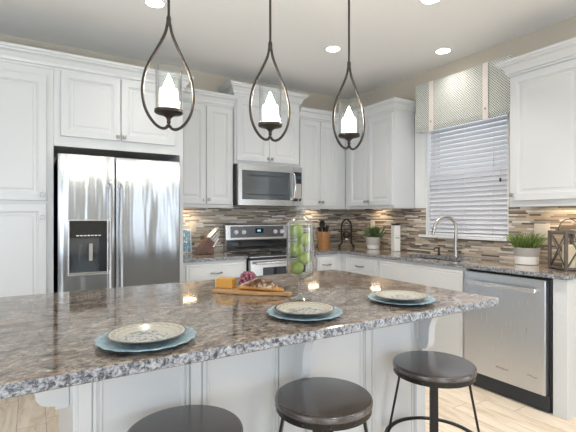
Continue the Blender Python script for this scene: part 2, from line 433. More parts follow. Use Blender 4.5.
def text_mesh(name, txt, size, m, parent, loc, rot, depth=.0004, shear=0):
    cu = bpy.data.curves.new(name, 'FONT'); cu.body = txt; cu.size = size; cu.extrude = depth; cu.shear = shear; cu.align_x = 'CENTER'
    t = bpy.data.objects.new(name, cu); C.objects.link(t)
    bpy.context.view_layer.update()
    me = bpy.data.meshes.new_from_object(t.evaluated_get(bpy.context.evaluated_depsgraph_get()))
    bpy.data.objects.remove(t); me.materials.clear(); me.materials.append(m)
    o = bpy.data.objects.new(name, me); C.objects.link(o); o.parent = parent; o.location = loc; o.rotation_euler = rot; return o

# ------------------------------------------------------------ room shell
H = 2.793; XL, YF = -7.4, -8.1
st = lambda o: tag(o, kind='structure')
st(bx('floor', M['planks'], None, XL-.15, .15, YF-.15, .15, -.1, 0))
st(bx('ceiling', M['ceil'], None, XL-.15, .15, YF-.15, .15, H, H+.12))
st(bx('wall_back', M['wall'], None, XL-.15, .15, 0, .15, 0, H))
WY0, WY1, WZ0, WZ1 = -2.12, -1.24, 1.085, 2.42
def wall_holes(name, axis, p0, p1, lo, hi, holes, m):
    b = MB(); us = sorted({lo, hi, *[h[0] for h in holes], *[h[1] for h in holes]})
    for a, c in zip(us, us[1:]):
        hs = [h for h in holes if h[0] <= a+1e-6 and h[1] >= c-1e-6]
        segs = [(0, H)] if not hs else [(0, hs[0][2]), (hs[0][3], H)]
        for z0, z1 in segs:
            if z1-z0 < 1e-4: continue
            if axis == 'x': b.box(p0, p1, a, c, z0, z1)
            else: b.box(a, c, p0, p1, z0, z1)
    bmesh.ops.remove_doubles(b.bm, verts=b.bm.verts[:], dist=1e-5)
    return st(b.build(name, m))
wall_holes('wall_right', 'x', 0, .15, YF, 0, [(WY0, WY1, WZ0, WZ1), (-7.2, -4.6, .02, 2.5)], M['wall'])
wall_holes('wall_left', 'x', XL-.15, XL, YF, 0, [(-5.8, -2.6, .02, 2.5)], M['wall'])
wall_holes('wall_front', 'y', YF-.15, YF, XL, 0, [(-5.9, -3.3, .02, 2.5), (-1.0, -.2, .02, 2.5)], M['wall'])  # wall holes other than the kitchen window are invented to let light in
st(bx('trim_1', M['mosaic_x'], None, -2.373, -.0, -.010, -.0005, .9165, 1.3845))
b = MB()
b.box(-.010, -.0005, -2.86, WY0-.005, .9165, 1.3735); b.box(-.010, -.0005, WY0-.005, WY1+.075, .9165, WZ0-.012); b.box(-.010, -.0005, WY1+.075, -.0105, .9165, 1.3845); b.box(-.010, -.0005, WY1+.003, WY1+.075, WZ0+.013, 1.3725)
st(b.build('trim_2', M['mosaic_y']))
# kitchen window: frame, sash, pane, sill (structure)
wn = bpy.data.objects.new('window_1', None); C.objects.link(wn); wn.location = (.0, -1.68, WZ0); st(wn)
def wpart(name, m, boxes, par=wn, bev=.002):
    q = MB()
    for x0, x1, y0, y1, z0, z1 in boxes: q.box(x0, x1, y0+1.68, y1+1.68, z0-WZ0, z1-WZ0)
    return q.build(name, m, par, bev)
fx0, fx1 = .095, .145
wpart('window_frame', M['trim'], [(fx0, fx1, WY0, WY0+.04, WZ0, WZ1), (fx0, fx1, WY1-.04, WY1, WZ0, WZ1), (fx0, fx1, WY0+.04, WY1-.04, WZ0, WZ0+.04), (fx0, fx1, WY0+.04, WY1-.04, WZ1-.04, WZ1)])
ZM = 1.68
sash = wpart('sash', M['trim'], [(.10, .13, WY0+.041, WY0+.08, WZ0+.041, ZM+.03), (.10, .13, WY1-.08, WY1-.041, WZ0+.041, ZM+.03), (.10, .13, WY0+.08, WY1-.08, WZ0+.041, WZ0+.09), (.10, .13, WY0+.08, WY1-.08, ZM-.02, ZM+.03),
      (.131, .142, WY0+.041, WY0+.07, ZM, WZ1-.041), (.131, .142, WY1-.07, WY1-.041, ZM, WZ1-.041), (.131, .142, WY0+.07, WY1-.07, ZM, ZM+.035)])
wpart('pane', M['pane'], [(.112, .116, WY0+.08, WY1-.08, WZ0+.09, ZM-.02), (.135, .138, WY0+.07, WY1-.07, ZM+.035, WZ1-.041)], sash, 0)
sm_, stt, sb_ = new_mat('insect_screen_mesh'); kk = NT(stt); tr_ = kk.n('BsdfTransparent'); tr_.inputs[0].default_value = (.55, .56, .58, 1); kk.l(tr_.outputs[0], stt.nodes['Material Output'].inputs[0])
wpart('insect_screen', sm_, [(.1455, .1465, WY0+.03, WY1-.03, WZ0+.03, ZM)], sash, 0)
wpart('window_jamb', M['trim'], [(.001, .15, WY0-.0, WY0+.012, WZ0, WZ1), (.001, .15, WY1-.012, WY1, WZ0, WZ1), (.001, .15, WY0, WY1, WZ1-.012, WZ1)], wn, 0)
wpart('window_sill', M['trim'], [(-.035, .095, WY0-.0, WY1+.07, WZ0-.012, WZ0+.012)], wn, .003)
for i, (ax, y0, y1) in enumerate([('f', -5.9, -3.3), ('f', -1.0, -.2), ('l', -5.8, -2.6), ('r', -7.2, -4.6)]):  # frames for the invented openings that hold the fill lamps
    q = MB(); XO = XL-.1 if ax == 'l' else .04
    for a, c in ((y0, y0+.06), ((y0+y1)/2-.03, (y0+y1)/2+.03), (y1-.06, y1)):
        q.box(a, c, YF-.1, YF-.04, .02, 2.5) if ax == 'f' else q.box(XO, XO+.06, a, c, .02, 2.5)
    for z0, z1 in ((.02, .10), (2.44, 2.5)):
        q.box(y0+.06, y1-.06, YF-.1, YF-.04, z0, z1) if ax == 'f' else q.box(XO, XO+.06, y0+.06, y1-.06, z0, z1)
    st(q.build('window_%d' % (i+2), M['trim']))

st(bx('trim_3', M['trim'], None, -.012, -.0005, WY1+.001, -1.105, 1.373, 2.50))
# ------------------------------------------------------------ cabinet builders (local: x along width, y into wall, z up; front face y=0)
DT = .02
DOOR = [(0, 0), (0, DT-.003), (.003, DT), (.052, DT), (.055, DT-.005), (.061, DT-.005), (.064, DT-.011), (.080, DT-.011), (.088, DT-.007)]
FLAT = [(0, 0), (0, DT-.003), (.003, DT), (.016, DT), (.019, DT-.004), (.024, DT-.004), (.027, DT)]
def CROWN(ht, out): return [(0, ht), (0, ht-.115), (.008, ht-.115), (.009, ht-.098), (.020, ht-.094), (.024, ht-.075), (out*.55, ht-.045), (out*.85, ht-.034), (out*.88, ht-.024), (out, ht-.020), (out, ht)]
def knob(par, x, z, y=-DT):
    q = MB(); q.lathe([(.006, 0), (.006, .014)], seg=12, mtx=Matrix.Translation((x, y, z)) @ Matrix.Rotation(PI/2, 4, 'X'))
    q.box(x-.014, x+.014, y-.027, y-.014, z-.014, z+.014)
    return q.build('knob', M['knob'], par, .003)
def pull(par, x, z, y=-DT, w=.10):
    q = MB(); q.tube(smooth_pts([(x-w/2, y, z), (x-w/2, y-.018, z), (x-w/2+.012, y-.027, z), (x, y-.029, z-.004), (x+w/2-.012, y-.027, z), (x+w/2, y-.018, z), (x+w/2, y, z)], 4), .0065, 8)
    return q.build('handle', M['knob'], par)
def cabinet(name, label, loc, rz, w_, d, z0, z1, doors, crown=None, drawers=(), toe=False, cat='cabinet', group=None, extra=None, rail_sides=True):
    t = thing(name, label, cat, (loc[0], loc[1], 0), rz, group)
    q = MB(); q.box(0, w_, 0, d, z0+(.10 if toe else 0), z1)
    if toe: q.box(.0, w_, .06, d, z0, z0+.10)
    if 1.3 < z0 < 1.5:
        q.box(0, w_, 0, .018, z0-.014, z0)
        if rail_sides: q.box(w_-.018, w_, .018, d, z0-.014, z0)
    if extra: extra(q)
    q.build('carcass', M['white'], t, .0015)
    for dd in doors:
        x0, x1, a, c = dd[:4]
        dr = MB().panel(x0, x1, a, c, -.0005, DOOR if len(dd) < 6 else FLAT).build('door', M['white'], t)
        if dd[4]: knob(dr, *dd[4])
    for x0, x1, a, c in drawers:
        dr = MB().panel(x0, x1, a, c, -.0005, FLAT).build('drawer', M['white'], t)
        pull(dr, (x0+x1)/2, (a+c)/2)
    if crown:
        path, top, out = crown
        MB().sweep(path, CROWN(top, out)).build('crown_moulding', M['white'], t)
    return t
R90 = -PI/2
# pantry (front carcass y=-.64)
PX0 = -4.35; PX1 = -3.347
cabinet('pantry_cabinet', 'tall white pantry cabinet left of the refrigerator', (PX0, -.64), 0, PX1-PX0, .635, 0, 2.43,
        [(.04, PX1-PX0-.045, 1.40, 2.31, (PX1-PX0-.045-.028, 1.445)), (.04, PX1-PX0-.045, .12, 1.375, (PX1-PX0-.045-.028, 1.28))],
        crown=([(0, 0), (PX1-PX0, 0)], 2.485, .075), toe=True)
# cabinet over the fridge with side panel
FX0 = -3.346; FX1 = -2.375
def fextra(q): q.box(FX1-FX0-.03, FX1-FX0, -.012, .635, 0, 1.81)
cabinet('refrigerator_cabinet', 'white cabinet with two square-knobbed doors above the refrigerator', (FX0, -.64), 0, FX1-FX0, .635, 1.81, 2.43,
        [(.045, .462, 1.885, 2.375, (.462-.02, 1.915)), (.470, .90, 1.885, 2.375, (.470+.02, 1.915))],
        crown=([(0, 0), (FX1-FX0, 0), (FX1-FX0, .25)], 2.485, .075), extra=fextra)
# uppers, carcass front y=-.31
UD = .305; UZ = 1.385; UT = 2.43
def up(name, label, x0, x1, doors, z0=UZ, z1=UT, path=None, top=2.485, y=-.31, grp=None, out=.075):
    return cabinet(name, label, (x0, y), 0, x1-x0, -y-.005, z0, z1, doors, crown=(path or [(0, 0), (x1-x0, 0)], top, out))
up('wall_cabinet', 'white two-door wall cabinet between refrigerator and microwave', -2.372, -1.757,
   [(.02, .322, 1.405, 2.36, (.322-.022, 1.45)), (.328, .60, 1.405, 2.36, (.328+.022, 1.45))])
up('wall_cabinet', 'taller white wall cabinet directly above the microwave', -1.754, -.980,
   [(.018, .384, 1.85, 2.47, (.384-.02, 1.885)), (.390, .756, 1.85, 2.47, (.390+.02, 1.885))], z0=1.818, z1=2.56, y=-.34,
   path=[(0, .26), (0, 0), (.774, 0), (.774, .26)], top=2.618, out=.075)
up('wall_cabinet', 'white two-door wall cabinet right of the microwave, above the utensil crock', -.978, -.313,
   [(.014, .286, 1.405, 2.36, (.286-.022, 1.45)), (.292, .553, 1.405, 2.36, (.292+.022, 1.45))], path=[(0, 0), (.665, 0)])
# right wall run: local x -> -y
t = cabinet('wall_cabinet', 'white two-door wall cabinet in the corner left of the window', (-.31, -.313), R90, .785, .305, UZ, UT,
   [(.085, .398, 1.405, 2.36, (.398-.022, 1.45)), (.404, .77, 1.405, 2.36, (.404+.022, 1.45))],
   crown=([(-.0, 0), (.785, 0), (.785, .30)], 2.485, .075))
cabinet('wall_cabinet', 'white wall cabinet right of the window, above the potted grass', (-.31, -2.312), R90, .548, .305, 1.374, UT,
   [(.016, .532, 1.405, 2.36, (.034, 1.45))], rail_sides=False, crown=([(0, .30), (0, 0), (.548, 0), (.548, .30)], 2.485, .075))
# base cabinets
BD = .595
cabinet('base_cabinet', 'white base cabinet with one wide drawer beside the refrigerator', (-2.372, -.61), 0, .618, BD, 0, .884,
        [(.03, .306, .12, .68, (.28, .64)), (.312, .588, .12, .68, (.338, .64))], drawers=[(.03, .588, .70, .857)], toe=True)
cabinet('base_cabinet', 'white corner base cabinet with small drawer right of the range', (-.978, -.61), 0, .97, BD, 0, .884,
        [(.03, .27, .12, .68, (.245, .64))], drawers=[(.03, .27, .70, .857)], toe=True)
cabinet('base_cabinet', 'white base cabinet with drawer between the corner and the sink', (-.61, -.615), R90, .585, BD, 0, .884,
        [(.09, .32, .12, .68, (.295, .64)), (.326, .56, .12, .68, (.35, .64))], drawers=[(.09, .56, .70, .857)], toe=True)
def sextra(q): q.box(0, .945, 0, .018, .66, .884); q.box(0, .018, .018, .595, .66, .884); q.box(.927, .945, .018, .595, .66, .884)
cabinet('sink_cabinet', 'white sink base cabinet with one wide plain front', (-.61, -1.201), R90, .945, BD, 0, .66,
        [(.015, .925, .12, .857, None, 1)], toe=True, extra=sextra)
cabinet('base_end_panel', 'narrow white end panel right of the dishwasher', (-.61, -2.775), R90, .085, BD, 0, .884, [], cat='cabinet panel')

# ------------------------------------------------------------ countertops
def slab(name, label, rects, z0=.885, z1=.915, bev=.004):
    q = MB()
    for x0, x1, y0, y1 in rects: q.box(x0, x1, y0, y1, z0, z1)
    bmesh.ops.remove_doubles(q.bm, verts=q.bm.verts[:], dist=1e-5)
    # drop internal coincident faces
    seen = {}
    for f in q.bm.faces:
        kx = tuple(sorted(v.index for v in f.verts)) if False else tuple(round(c, 4) for c in f.calc_center_median())
        seen.setdefault(kx, []).append(f)
    bmesh.ops.delete(q.bm, geom=[f for v in seen.values() if len(v) > 1 for f in v], context='FACES')
    o = q.build(name, M['granite'], None, bev); return tag(o, label, 'countertop')
slab('countertop', 'speckled granite countertop between refrigerator and range', [(-2.373, -1.752, -.635, -.001)])
SX0, SX1, SY0, SY1 = -.52, -.20, -2.00, -1.34
xs = [-.635, SX0, SX1, -.001]; ys = [-2.872, SY0, SY1, -.635]
rects = [(xs[i], xs[i+1], ys[j], ys[j+1]) for i in range(3) for j in range(3) if not (i == 1 and j == 1)]
xs2 = [-.978, -.635, SX0, SX1, -.001]
rects += [(xs2[i], xs2[i+1], -.635, -.001) for i in range(4)]
slab('countertop', 'L-shaped granite countertop along the sink wall and the corner', rects)
b = MB(); W_ = .012
b.box(SX0-W_, SX1+W_, SY0-W_, SY1+W_, .688, .70)
b.box(SX0-W_, SX0, SY0-W_, SY1+W_, .70, .884); b.box(SX1, SX1+W_, SY0-W_, SY1+W_, .70, .884)
b.box(SX0, SX1, SY0-W_, SY0, .70, .884); b.box(SX0, SX1, SY1, SY1+W_, .70, .884)
tag(b.build('sink_basin', M['steel_smooth'], None, .002), 'steel undermount sink basin below the faucet', 'sink')

# ------------------------------------------------------------ island
IX0, IX1, IY0, IY1 = -3.78, -1.680, -3.070, -1.862
b = MB(); b.box(IX0, IX1, IY0, IY1, .879, .915)
isl = b.build('island_countertop', M['granite'], None, .006, seg=3); tag(isl, 'large granite slab on top of the kitchen island', 'countertop')
# soft corner rounding on the right end
BX0, BX1, BY0, BY1 = -3.375, -1.735, -2.70, -1.90
t = thing('kitchen_island', 'white panelled kitchen island base with corbels', 'kitchen island', (BX0, BY0, 0))
w_ = BX1-BX0; d_ = BY1-BY0
MB().box(0, w_, 0, d_, 0, .878).build('body', M['white'], t, .002)
stiles = [(-3.375, -3.305), (-3.012, -2.938), (-2.640, -2.478), (-2.171, -2.102), (-1.829, -1.735)]
for a, c in zip(stiles, stiles[1:]):
    x0 = a[1]-BX0; x1 = c[0]-BX0
    q = MB()
    q.panel(x0-.012, x1+.012, .13, .86, -.0005, [(0, 0), (0, .006), (.004, .010), (.009, .010), (.012, .003), (.016, .003), (.020, .006), (.026, .006), (.03, .002)])
    q.build('raised_panel', M['white'], t)
for a in stiles:
    c0, c1 = a[0]-BX0, a[1]-BX0
    q = MB(); 
    if c1-c0 > .05: q.box(c0+.016, c1-.016, -.008, -.0005, .13, .878)
    q.build('stile', M['white'], t, .002)
MB().sweep([(0, d_), (0, 0), (w_, 0), (w_, d_)], [(0, 0), (.012, 0), (.012, .10), (.008, .115), (0, .12)]).build('baseboard', M['white'], t)
# corbel profile (out, z)
cpr = [(0, .600), (.030, .600), (.030, .613), (.044, .615), (.058, .624), (.067, .640), (.071, .665), (.072, .70), (.076, .735), (.088, .768), (.112, .802), (.150, .832), (.200, .848), (.225, .852), (.235, .860), (.235, .878), (0, .878)]
for cx in (-2.530, -1.775):
    MB().prism([(-o-.001, z) for o, z in cpr], 'x', cx-BX0-.023, cx-BX0+.023).build('corbel', M['white'], t, .002)
MB().prism([(-o*1.45-.001, z+.030*(z < .845)) for o, z in cpr], 'y', .13, .176).build('corbel', M['white'], t, .002)

# ------------------------------------------------------------ refrigerator
F0 = -3.322; FW = .898; FY = -.72
t = thing('refrigerator', 'stainless side-by-side refrigerator with water dispenser', 'refrigerator', (F0, FY, 0))
bx('body', M['black'], t, .0, FW-.002, .075, .70, .02, 1.725, .004)
bx('base_grille', M['black'], t, .01, FW-.01, .03, .074, .0, .08)
SEAM = .388
def fdoor(x0, x1, name, hole=None):
    q = MB()
    if hole:
        hx0, hx1, hz0, hz1 = hole
        for a, c, e, g in ((x0, hx0, .09, 1.745), (hx1, x1, .09, 1.745), (hx0, hx1, .09, hz0), (hx0, hx1, hz1, 1.745)): q.box(a, c, 0, .07, e, g)
        q.box(hx0, hx1, .05, .07, hz0, hz1)
        bmesh.ops.remove_doubles(q.bm, verts=q.bm.verts[:], dist=1e-5)
    else: q.box(x0, x1, 0, .07, .09, 1.745)
    return q.build(name, M['steel'], t, .006 if not hole else 0)
HZ = (.855, 1.252); HX = (.074, .330)
d1 = fdoor(0, SEAM-.004, 'freezer_door', (HX[0], HX[1], HZ[0], HZ[1]))
d2 = fdoor(SEAM+.004, FW, 'fresh_food_door')
for d, x in ((d1, SEAM-.042), (d2, SEAM+.042)):
    q = MB(); q.tube(smooth_pts([(x, 0, .62), (x, -.045, .64), (x, -.055, .70), (x, -.055, 1.10), (x, -.055, 1.44), (x, -.045, 1.51), (x, 0, 1.53)], 5), .014, 10, flat=(1, .75))
    q.build('handle', M['steel_smooth'], d)
# dispenser
q = MB(); fr = .010
x0, x1 = HX; z0, z1 = HZ
for a in ((x0-.004, x1+.004, z1, z1+fr), (x0-.004, x1+.004, z0-fr, z0), (x0-fr, x0, z0-fr, z1+fr), (x1, x1+fr, z0-fr, z1+fr)): q.box(a[0], a[1], -.006, .012, a[2], a[3])
disp = q.build('dispenser', M['steel_smooth'], d1, .002)
bx('control_panel', M['blackglass'], disp, x0+.001, x1-.001, .0, .045, 1.125, z1-.001, .002)
q = MB()
for i in range(7): q.box(x0+.045+i*.025, x0+.063+i*.025, -.0008, .0004, 1.138, 1.146)
q.build('button_row', M['ceramic'], disp)
bx('recess_back', M['greyglass'], disp, x0+.001, x1-.001, .042, .049, z0+.001, 1.124)
bx('side_cheek', M['black'], disp, x1-.055, x1-.001, .004, .041, z0+.012, 1.124)
bx('drip_tray', M['steel_h'], disp, x0+.001, x1-.001, .0, .041, z0+.001, z0+.011, .001)
for xx, m_ in ((x0+.075, M['greyglass']), (x0+.145, M['pot_grey'])):
    MB().box(xx-.013, xx+.013, .012, .022, .95, 1.08).box(xx-.008, xx+.008, .022, .041, 1.04, 1.075).build('paddle', m_, disp, .004)
MB().prism([(x0+.003, 1.05), (x0+.022, .90), (x0+.022, 1.09), (x0+.003, 1.12)], 'y', .015, .041).build('chute', M['greyglass'], disp)

# ------------------------------------------------------------ range
RX = -1.745; RW = .758
t = thing('range', 'stainless electric range with black glass top under the microwave', 'stove', (RX, -.655, 0))
bx('body', M['black'], t, 0, RW, .03, .635, .03, .905, .003)
bx('cooktop', M['blackglass'], t, -.0, RW, -.005, .575, .906, .922, .004)
ct = [c for c in t.children if c.name.startswith('cooktop')][0]
for bxx, byy, br in ((.2, .16, .10), (.56, .16, .085), (.2, .42, .075), (.56, .42, .10)):
    q = MB(); q.lathe([(br, .9222), (br+.003, .9222), (br+.003, .9226), (br, .9226)], (bxx, byy, 0), 40, cap=False); q.build('burner_ring', M['pot_grey'], ct)
bx('trim_strip', M['steel_h'], t, 0, RW, -.012, .029, .897, .9055, .002)
bx('vent_strip', M['black'], t, .005, RW-.005, -.002, .028, .875, .896)
dr = bx('oven_door', M['steel_h'], t, .003, RW-.003, -.018, .028, .22, .873, .004)
bx('window', M['blackglass'], dr, .135, RW-.135, -.021, -.017, .38, .800, .001)
q = MB(); q.tube([(.04, -.062, .846), (RW-.04, -.062, .846)], .013, 12); 
for xx in (.07, RW-.07): q.box(xx-.012, xx+.012, -.062, -.018, .838, .854)
q.build('handle', M['steel_smooth'], dr)
bx('storage_drawer', M['steel_h'], t, .003, RW-.003, -.015, .028, .05, .213, .004)
# backguard
q = MB(); q.prism([(.57, .925), (.555, 1.04), (.565, 1.195), (.58, 1.205), (.635, 1.205), (.635, .925)], 'x', 0, RW)
bgd = q.build('backguard', M['steel_h'], t, .003)
bx('lower_glass', M['blackglass'], bgd, .012, RW-.012, .548, .565, .935, 1.033, .002)
tilt = Matrix.Identity(4)
bx('control_panel', mat('dark_steel_panel', (.16, .17, .19), .3, .8), bgd, .055, RW-.055, .552, .566, 1.060, 1.180, .002)
cp = [c for c in bgd.children if c.name.startswith('control_panel')][0]
bx('display', M['blackglass'], cp, .345, .445, .5505, .553, 1.105, 1.155)
q = MB()
for i in range(3): q.box(.372+i*.014, .380+i*.014, .5499, .5506, 1.122, 1.142)
q.build('clock_digits', mat('blue_digits', (.2, .5, .9), .5, emit=(.25, .55, 1), es=1.5), cp)
for kx in (.115, .205, .595, .680):
    q = MB(); q.lathe([(.024, 0), (.024, .006), (.019, .008), (.017, .026), (.014, .029)], seg=24, mtx=Matrix.Translation((kx, .552, 1.118)) @ Matrix.Rotation(PI/2, 4, 'X'))
    q.build('knob', M['ceramic'] if False else mat('white_knob', (.9, .9, .9), .3), cp)

# ------------------------------------------------------------ microwave
t = thing('microwave', 'stainless over-the-range microwave with dark glass door', 'microwave', (RX+.003, -.405, 1.40))
MW = .754; MH = .414
bx('body', mat('dark_grey_case', (.10, .095, .09), .4, .3), t, 0, MW, .035, .39, .0, MH, .003)
q = MB()
for a in ((0, .645, MH-.062, MH), (0, .645, .0, .058), (0, .040, .058, MH-.062), (.606, .645, .058, MH-.062)): q.box(a[0], a[1], 0, .034, a[2], a[3])
bmesh.ops.remove_doubles(q.bm, verts=q.bm.verts[:], dist=1e-5)
dr = q.build('door', M['steel_h'], t)
bx('window', M['greyglass'], dr, .0405, .6055, .004, .030, .0585, MH-.0625)
q = MB()
for a in ((.10, .55, .005, MH-.115, MH-.108), (.10, .55, .005, .105, .112)): q.box(a[0], a[1], .0025, .0038, a[3], a[4])
q.build('window_border', M['black'], dr)
q = MB(); q.tube(smooth_pts([(.632, 0, .062), (.632, -.030, .085), (.632, -.046, .14), (.632, -.052, .207), (.632, -.046, .275), (.632, -.030, .33), (.632, 0, .352)], 5), .013, 12, flat=(1, .8))
q.build('handle', M['steel_smooth'], dr)
cp = bx('control_panel', M['blackglass'], t, .650, MW-.004, .0, .034, .050, MH-.055, .002)
bx('panel_trim', M['steel_h'], t, .650, MW, .0, .034, MH-.053, MH, .002)
bx('panel_trim', M['steel_h'], t, .650, MW, .0, .034, .0, .048, .002)
q = MB(); q.box(.664, .742, -.0004, .0002, .080, .238)
for i in range(3):
    for j in range(5): q.box(.668+i*.025, .683+i*.025, -.0008, .0002, .085+j*.034, .097+j*.034)
q.build('keypad', M['pot_grey'], cp)
bx('display', mat('dim_display', (.05, .08, .11), .2), cp, .665, .740, -.0008, .0002, .285, .325)

# ------------------------------------------------------------ dishwasher (local x -> -y)
t = thing('dishwasher', 'stainless dishwasher with bar handle right of the sink', 'dishwasher', (-.652, -2.153, 0), R90)
bx('tub', M['black'], t, .002, .612, .05, .60, .005, .876, .002)
dr = bx('door', M['steel_dw'], t, .004, .596, 0, .048, .118, .868, .004)
q = MB(); q.box(.05, .55, -.043, -.026, .782, .812)
for xx in (.062, .538): q.box(xx-.010, xx+.010, -.026, 0, .786, .808)
q.build('handle', M['steel_smooth'], dr, .004)
bx('kick_plate', mat('dark_kick_plate', (.022, .028, .036), .4), t, .004, .606, .05, .06, .006, .112) if False else bx('kick_plate', mat('dark_kick_plate', (.022, .028, .036), .4), t, .004, .606, .036, .049, .006, .112)
text_mesh('logo', 'Whirlpool', .022, M['paint_dark'], dr, (.30, -.0006, .205), (PI/2, 0, 0), shear=.3)
q = MB(); q.tube(smooth_pts([(.478, -.001, .222), (.50, -.001, .226), (.52, -.001, .218), (.545, -.001, .222)], 4), .0018, 6); q.build('badge', M['paint_dark'], dr)

# ------------------------------------------------------------ bar stools
SR = .178
def make_stool():
    t = thing('bar_stool', '', 'bar stool', (0, 0, 0))
    q = MB(); q.lathe([(.02, .606), (SR-.003, .606), (SR, .609), (SR, .622), (SR-.003, .6275), (SR-.006, .6295), (SR-.010, .630), (.02, .630)], seg=64)
    q.build('seat', M['seatwood'], t)
    q = MB(); q.lathe([(SR-.010, .585), (SR-.004, .585), (SR-.004, .6055), (.03, .6055), (.03, .600), (SR-.010, .600)], seg=64, cap=False)
    bmesh.ops.remove_doubles(q.bm, verts=q.bm.verts[:], dist=1e-6)
    rim = q.build('seat_band', M['stoolmetal'], t)
    for i in range(12):
        a = PI*2*i/12+.26; q = MB()
        q.sphere((math.cos(a)*(SR-.003), math.sin(a)*(SR-.005),   .595), .0042, 10); q.build('bolt', M['iron'], rim)
    for i in range(4):
        a = PI/2*i; ca, sa = math.cos(a), math.sin(a)
        q = MB()
        pts = smooth_pts([(.05, 0, .593), (.125, 0, .593), (.142, 0, .586), (.149, 0, .562), (.157, 0, .50), (.250, 0, .004)], 5)
        wd = .016; th = .005; rings = []
        for j, p in enumerate(pts):
            tn = (pts[min(j+1, len(pts)-1)]-pts[max(j-1, 0)]).normalized(); nr = Vector((tn.z, 0, -tn.x))
            rr = []
            for sy, sn in ((-1, -1), (1, -1), (1, 1), (-1, 1)):
                v = p+nr*th*sn+Vector((0, wd*sy, 0)); rr.append((v.x*ca-v.y*sa, v.x*sa+v.y*ca, v.z))
            rings.append(rr)
        q.loops(rings, smooth=False); q.build('leg', M['stoolmetal'], t, .0015)
    rr = .204; q = MB()
    q.tube([(rr*math.cos(2*PI*i/64), rr*math.sin(2*PI*i/64), .285) for i in range(64)], .010, 10, closed=True, flat=(.7, 1.2))
    q.build('footrest_ring', M['stoolmetal'], t)
    q = MB(); q.lathe([(.016, .36), (.016, .599)], seg=20); q.lathe([(.028, .55), (.028, .5995)], seg=24)
    q.build('screw_post', M['stoolmetal'], t)
    return t
s0 = make_stool()
for i, (x, y, a, l) in enumerate([(-1.954, -2.930, .70, 'dark round bar stool at the right end of the island, showing its legs'),
                                  (-2.575, -2.945, .80, 'middle dark round bar stool in front of the island'),
                                  (-3.086, -2.925, .785, 'dark round bar stool at left below the nearest plate, only its seat top visible')]):
    o = s0 if i == 0 else copy_tree(s0)
    o.location = (x, y, 0); o.rotation_euler = (0, 0, a); tag(o, l, group='bar stools along the island')

# ------------------------------------------------------------ pendants
def make_pendant():
    t = thing('pendant_light', '', 'pendant light', (0, 0, 1.64))
    Z = 1.64
    half = [(.0035, .448), (.006, .435), (.014, .398), (.033, .355), (.055, .312), (.077, .27), (.094, .227), (.103, .182), (.105, .14), (.099, .095), (.083, .055), (.058, .022), (.032, .006), (.012, .008), (.004, .020)]
    for sgn in (-1, 1):
        q = MB(); q.tube(smooth_pts([(sgn*x, 0, z) for x, z in half], 4), .0062, 10); q.build('loop_arm', M['iron'], t)
    q = MB(); q.lathe([(.007, .433), (.010, .438), (.010, .462), (.008, .467), (.0055, .475), (.0055, H-Z-.02)], seg=12); q.build('rod', M['iron'], t)
    q = MB(); q.lathe([(.062, H-Z-.001), (.062, H-Z-.012), (.05, H-Z-.025), (.012, H-Z-.03)], seg=32); q.build('canopy', M['iron'], t)
    q = MB(); q.lathe([(.004, .010), (.008, .016), (.005, .024), (.009, .032), (.007, .040), (.011, .050), (.020, .057), (.030, .063), (.054, .068), (.057, .071), (.057, .082), (.045, .082), (.045, .078)], seg=32); q.build('candle_dish', M['iron'], t)
    q = MB(); q.lathe([(.051, .082), (.051, .255), (.0535, .257), (.0535, .253), (.0525, .082)], seg=48, cap=False); q.build('glass_shade', M['glass'], t)
    q = MB(); q.lathe([(.037, .080), (.038, .12), (.0375, .155), (.035, .168), (.02, .176), (.012, .177)], seg=32); c = q.build('candle', M['candle'], t)
    q = MB(); q.lathe([(.021, .1765), (.020, .184), (.016, .195), (.010, .208), (.0045, .221), (.001, .231)], seg=20); q.build('flame_bulb', M['flame'], t)
    return t
p0 = make_pendant()
for i, (x, l) in enumerate([(-3.004, 'bronze teardrop pendant nearest the refrigerator, leftmost of three'), (-2.525, 'middle bronze teardrop pendant over the island'), (-2.045, 'bronze teardrop pendant nearest the window, rightmost of three')]):
    o = p0 if i == 0 else copy_tree(p0)
    o.location = (x, -2.455, 1.64); tag(o, l, group='teardrop pendants over the island')

# ------------------------------------------------------------ recessed downlights
def make_can():
    t = thing('recessed_downlight', '', 'ceiling light', (0, 0, H))
    MB().lathe([(.062, -.003), (.082, -.005), (.084, -.001), (.062, -.0005)], seg=40, cap=False).build('trim_ring', M['trim'], t)
    MB().lathe([(.061, -.0025), (.061, -.0006)], seg=40).build('lens', M['can_lens'], t)
    return t
c0 = make_can()
cans = [(-2.743, -1.175, 'round ceiling downlight above the refrigerator, at the top edge'), (-1.174, -1.19, 'round ceiling downlight between the middle and right pendants'),
        (-.292, -1.679, 'round ceiling downlight in front of the window valance'), (-1.126, -2.232, 'round ceiling downlight cut by the top edge right of the pendants'),
        (-1.15, -3.70, 'added unseen ceiling downlight over the aisle beyond the island end'), (-2.70, -4.60, 'added unseen ceiling downlight in the dining side behind the bar stools')]  # last two are added out of view to brighten stools and floor
for i, (x, y, l) in enumerate(cans):
    o = c0 if i == 0 else copy_tree(c0); o.location = (x, y, H); tag(o, l, group='recessed ceiling downlights')
    a = area('downlight_lamp', (x, y, H-.012), (0, 0, 0), .11, .11, (2.5, 4, 1.5, 8, 11, 16)[i], (1, .93, .85)); a.data.shape = 'DISK'
    a.data.spread = 1.9
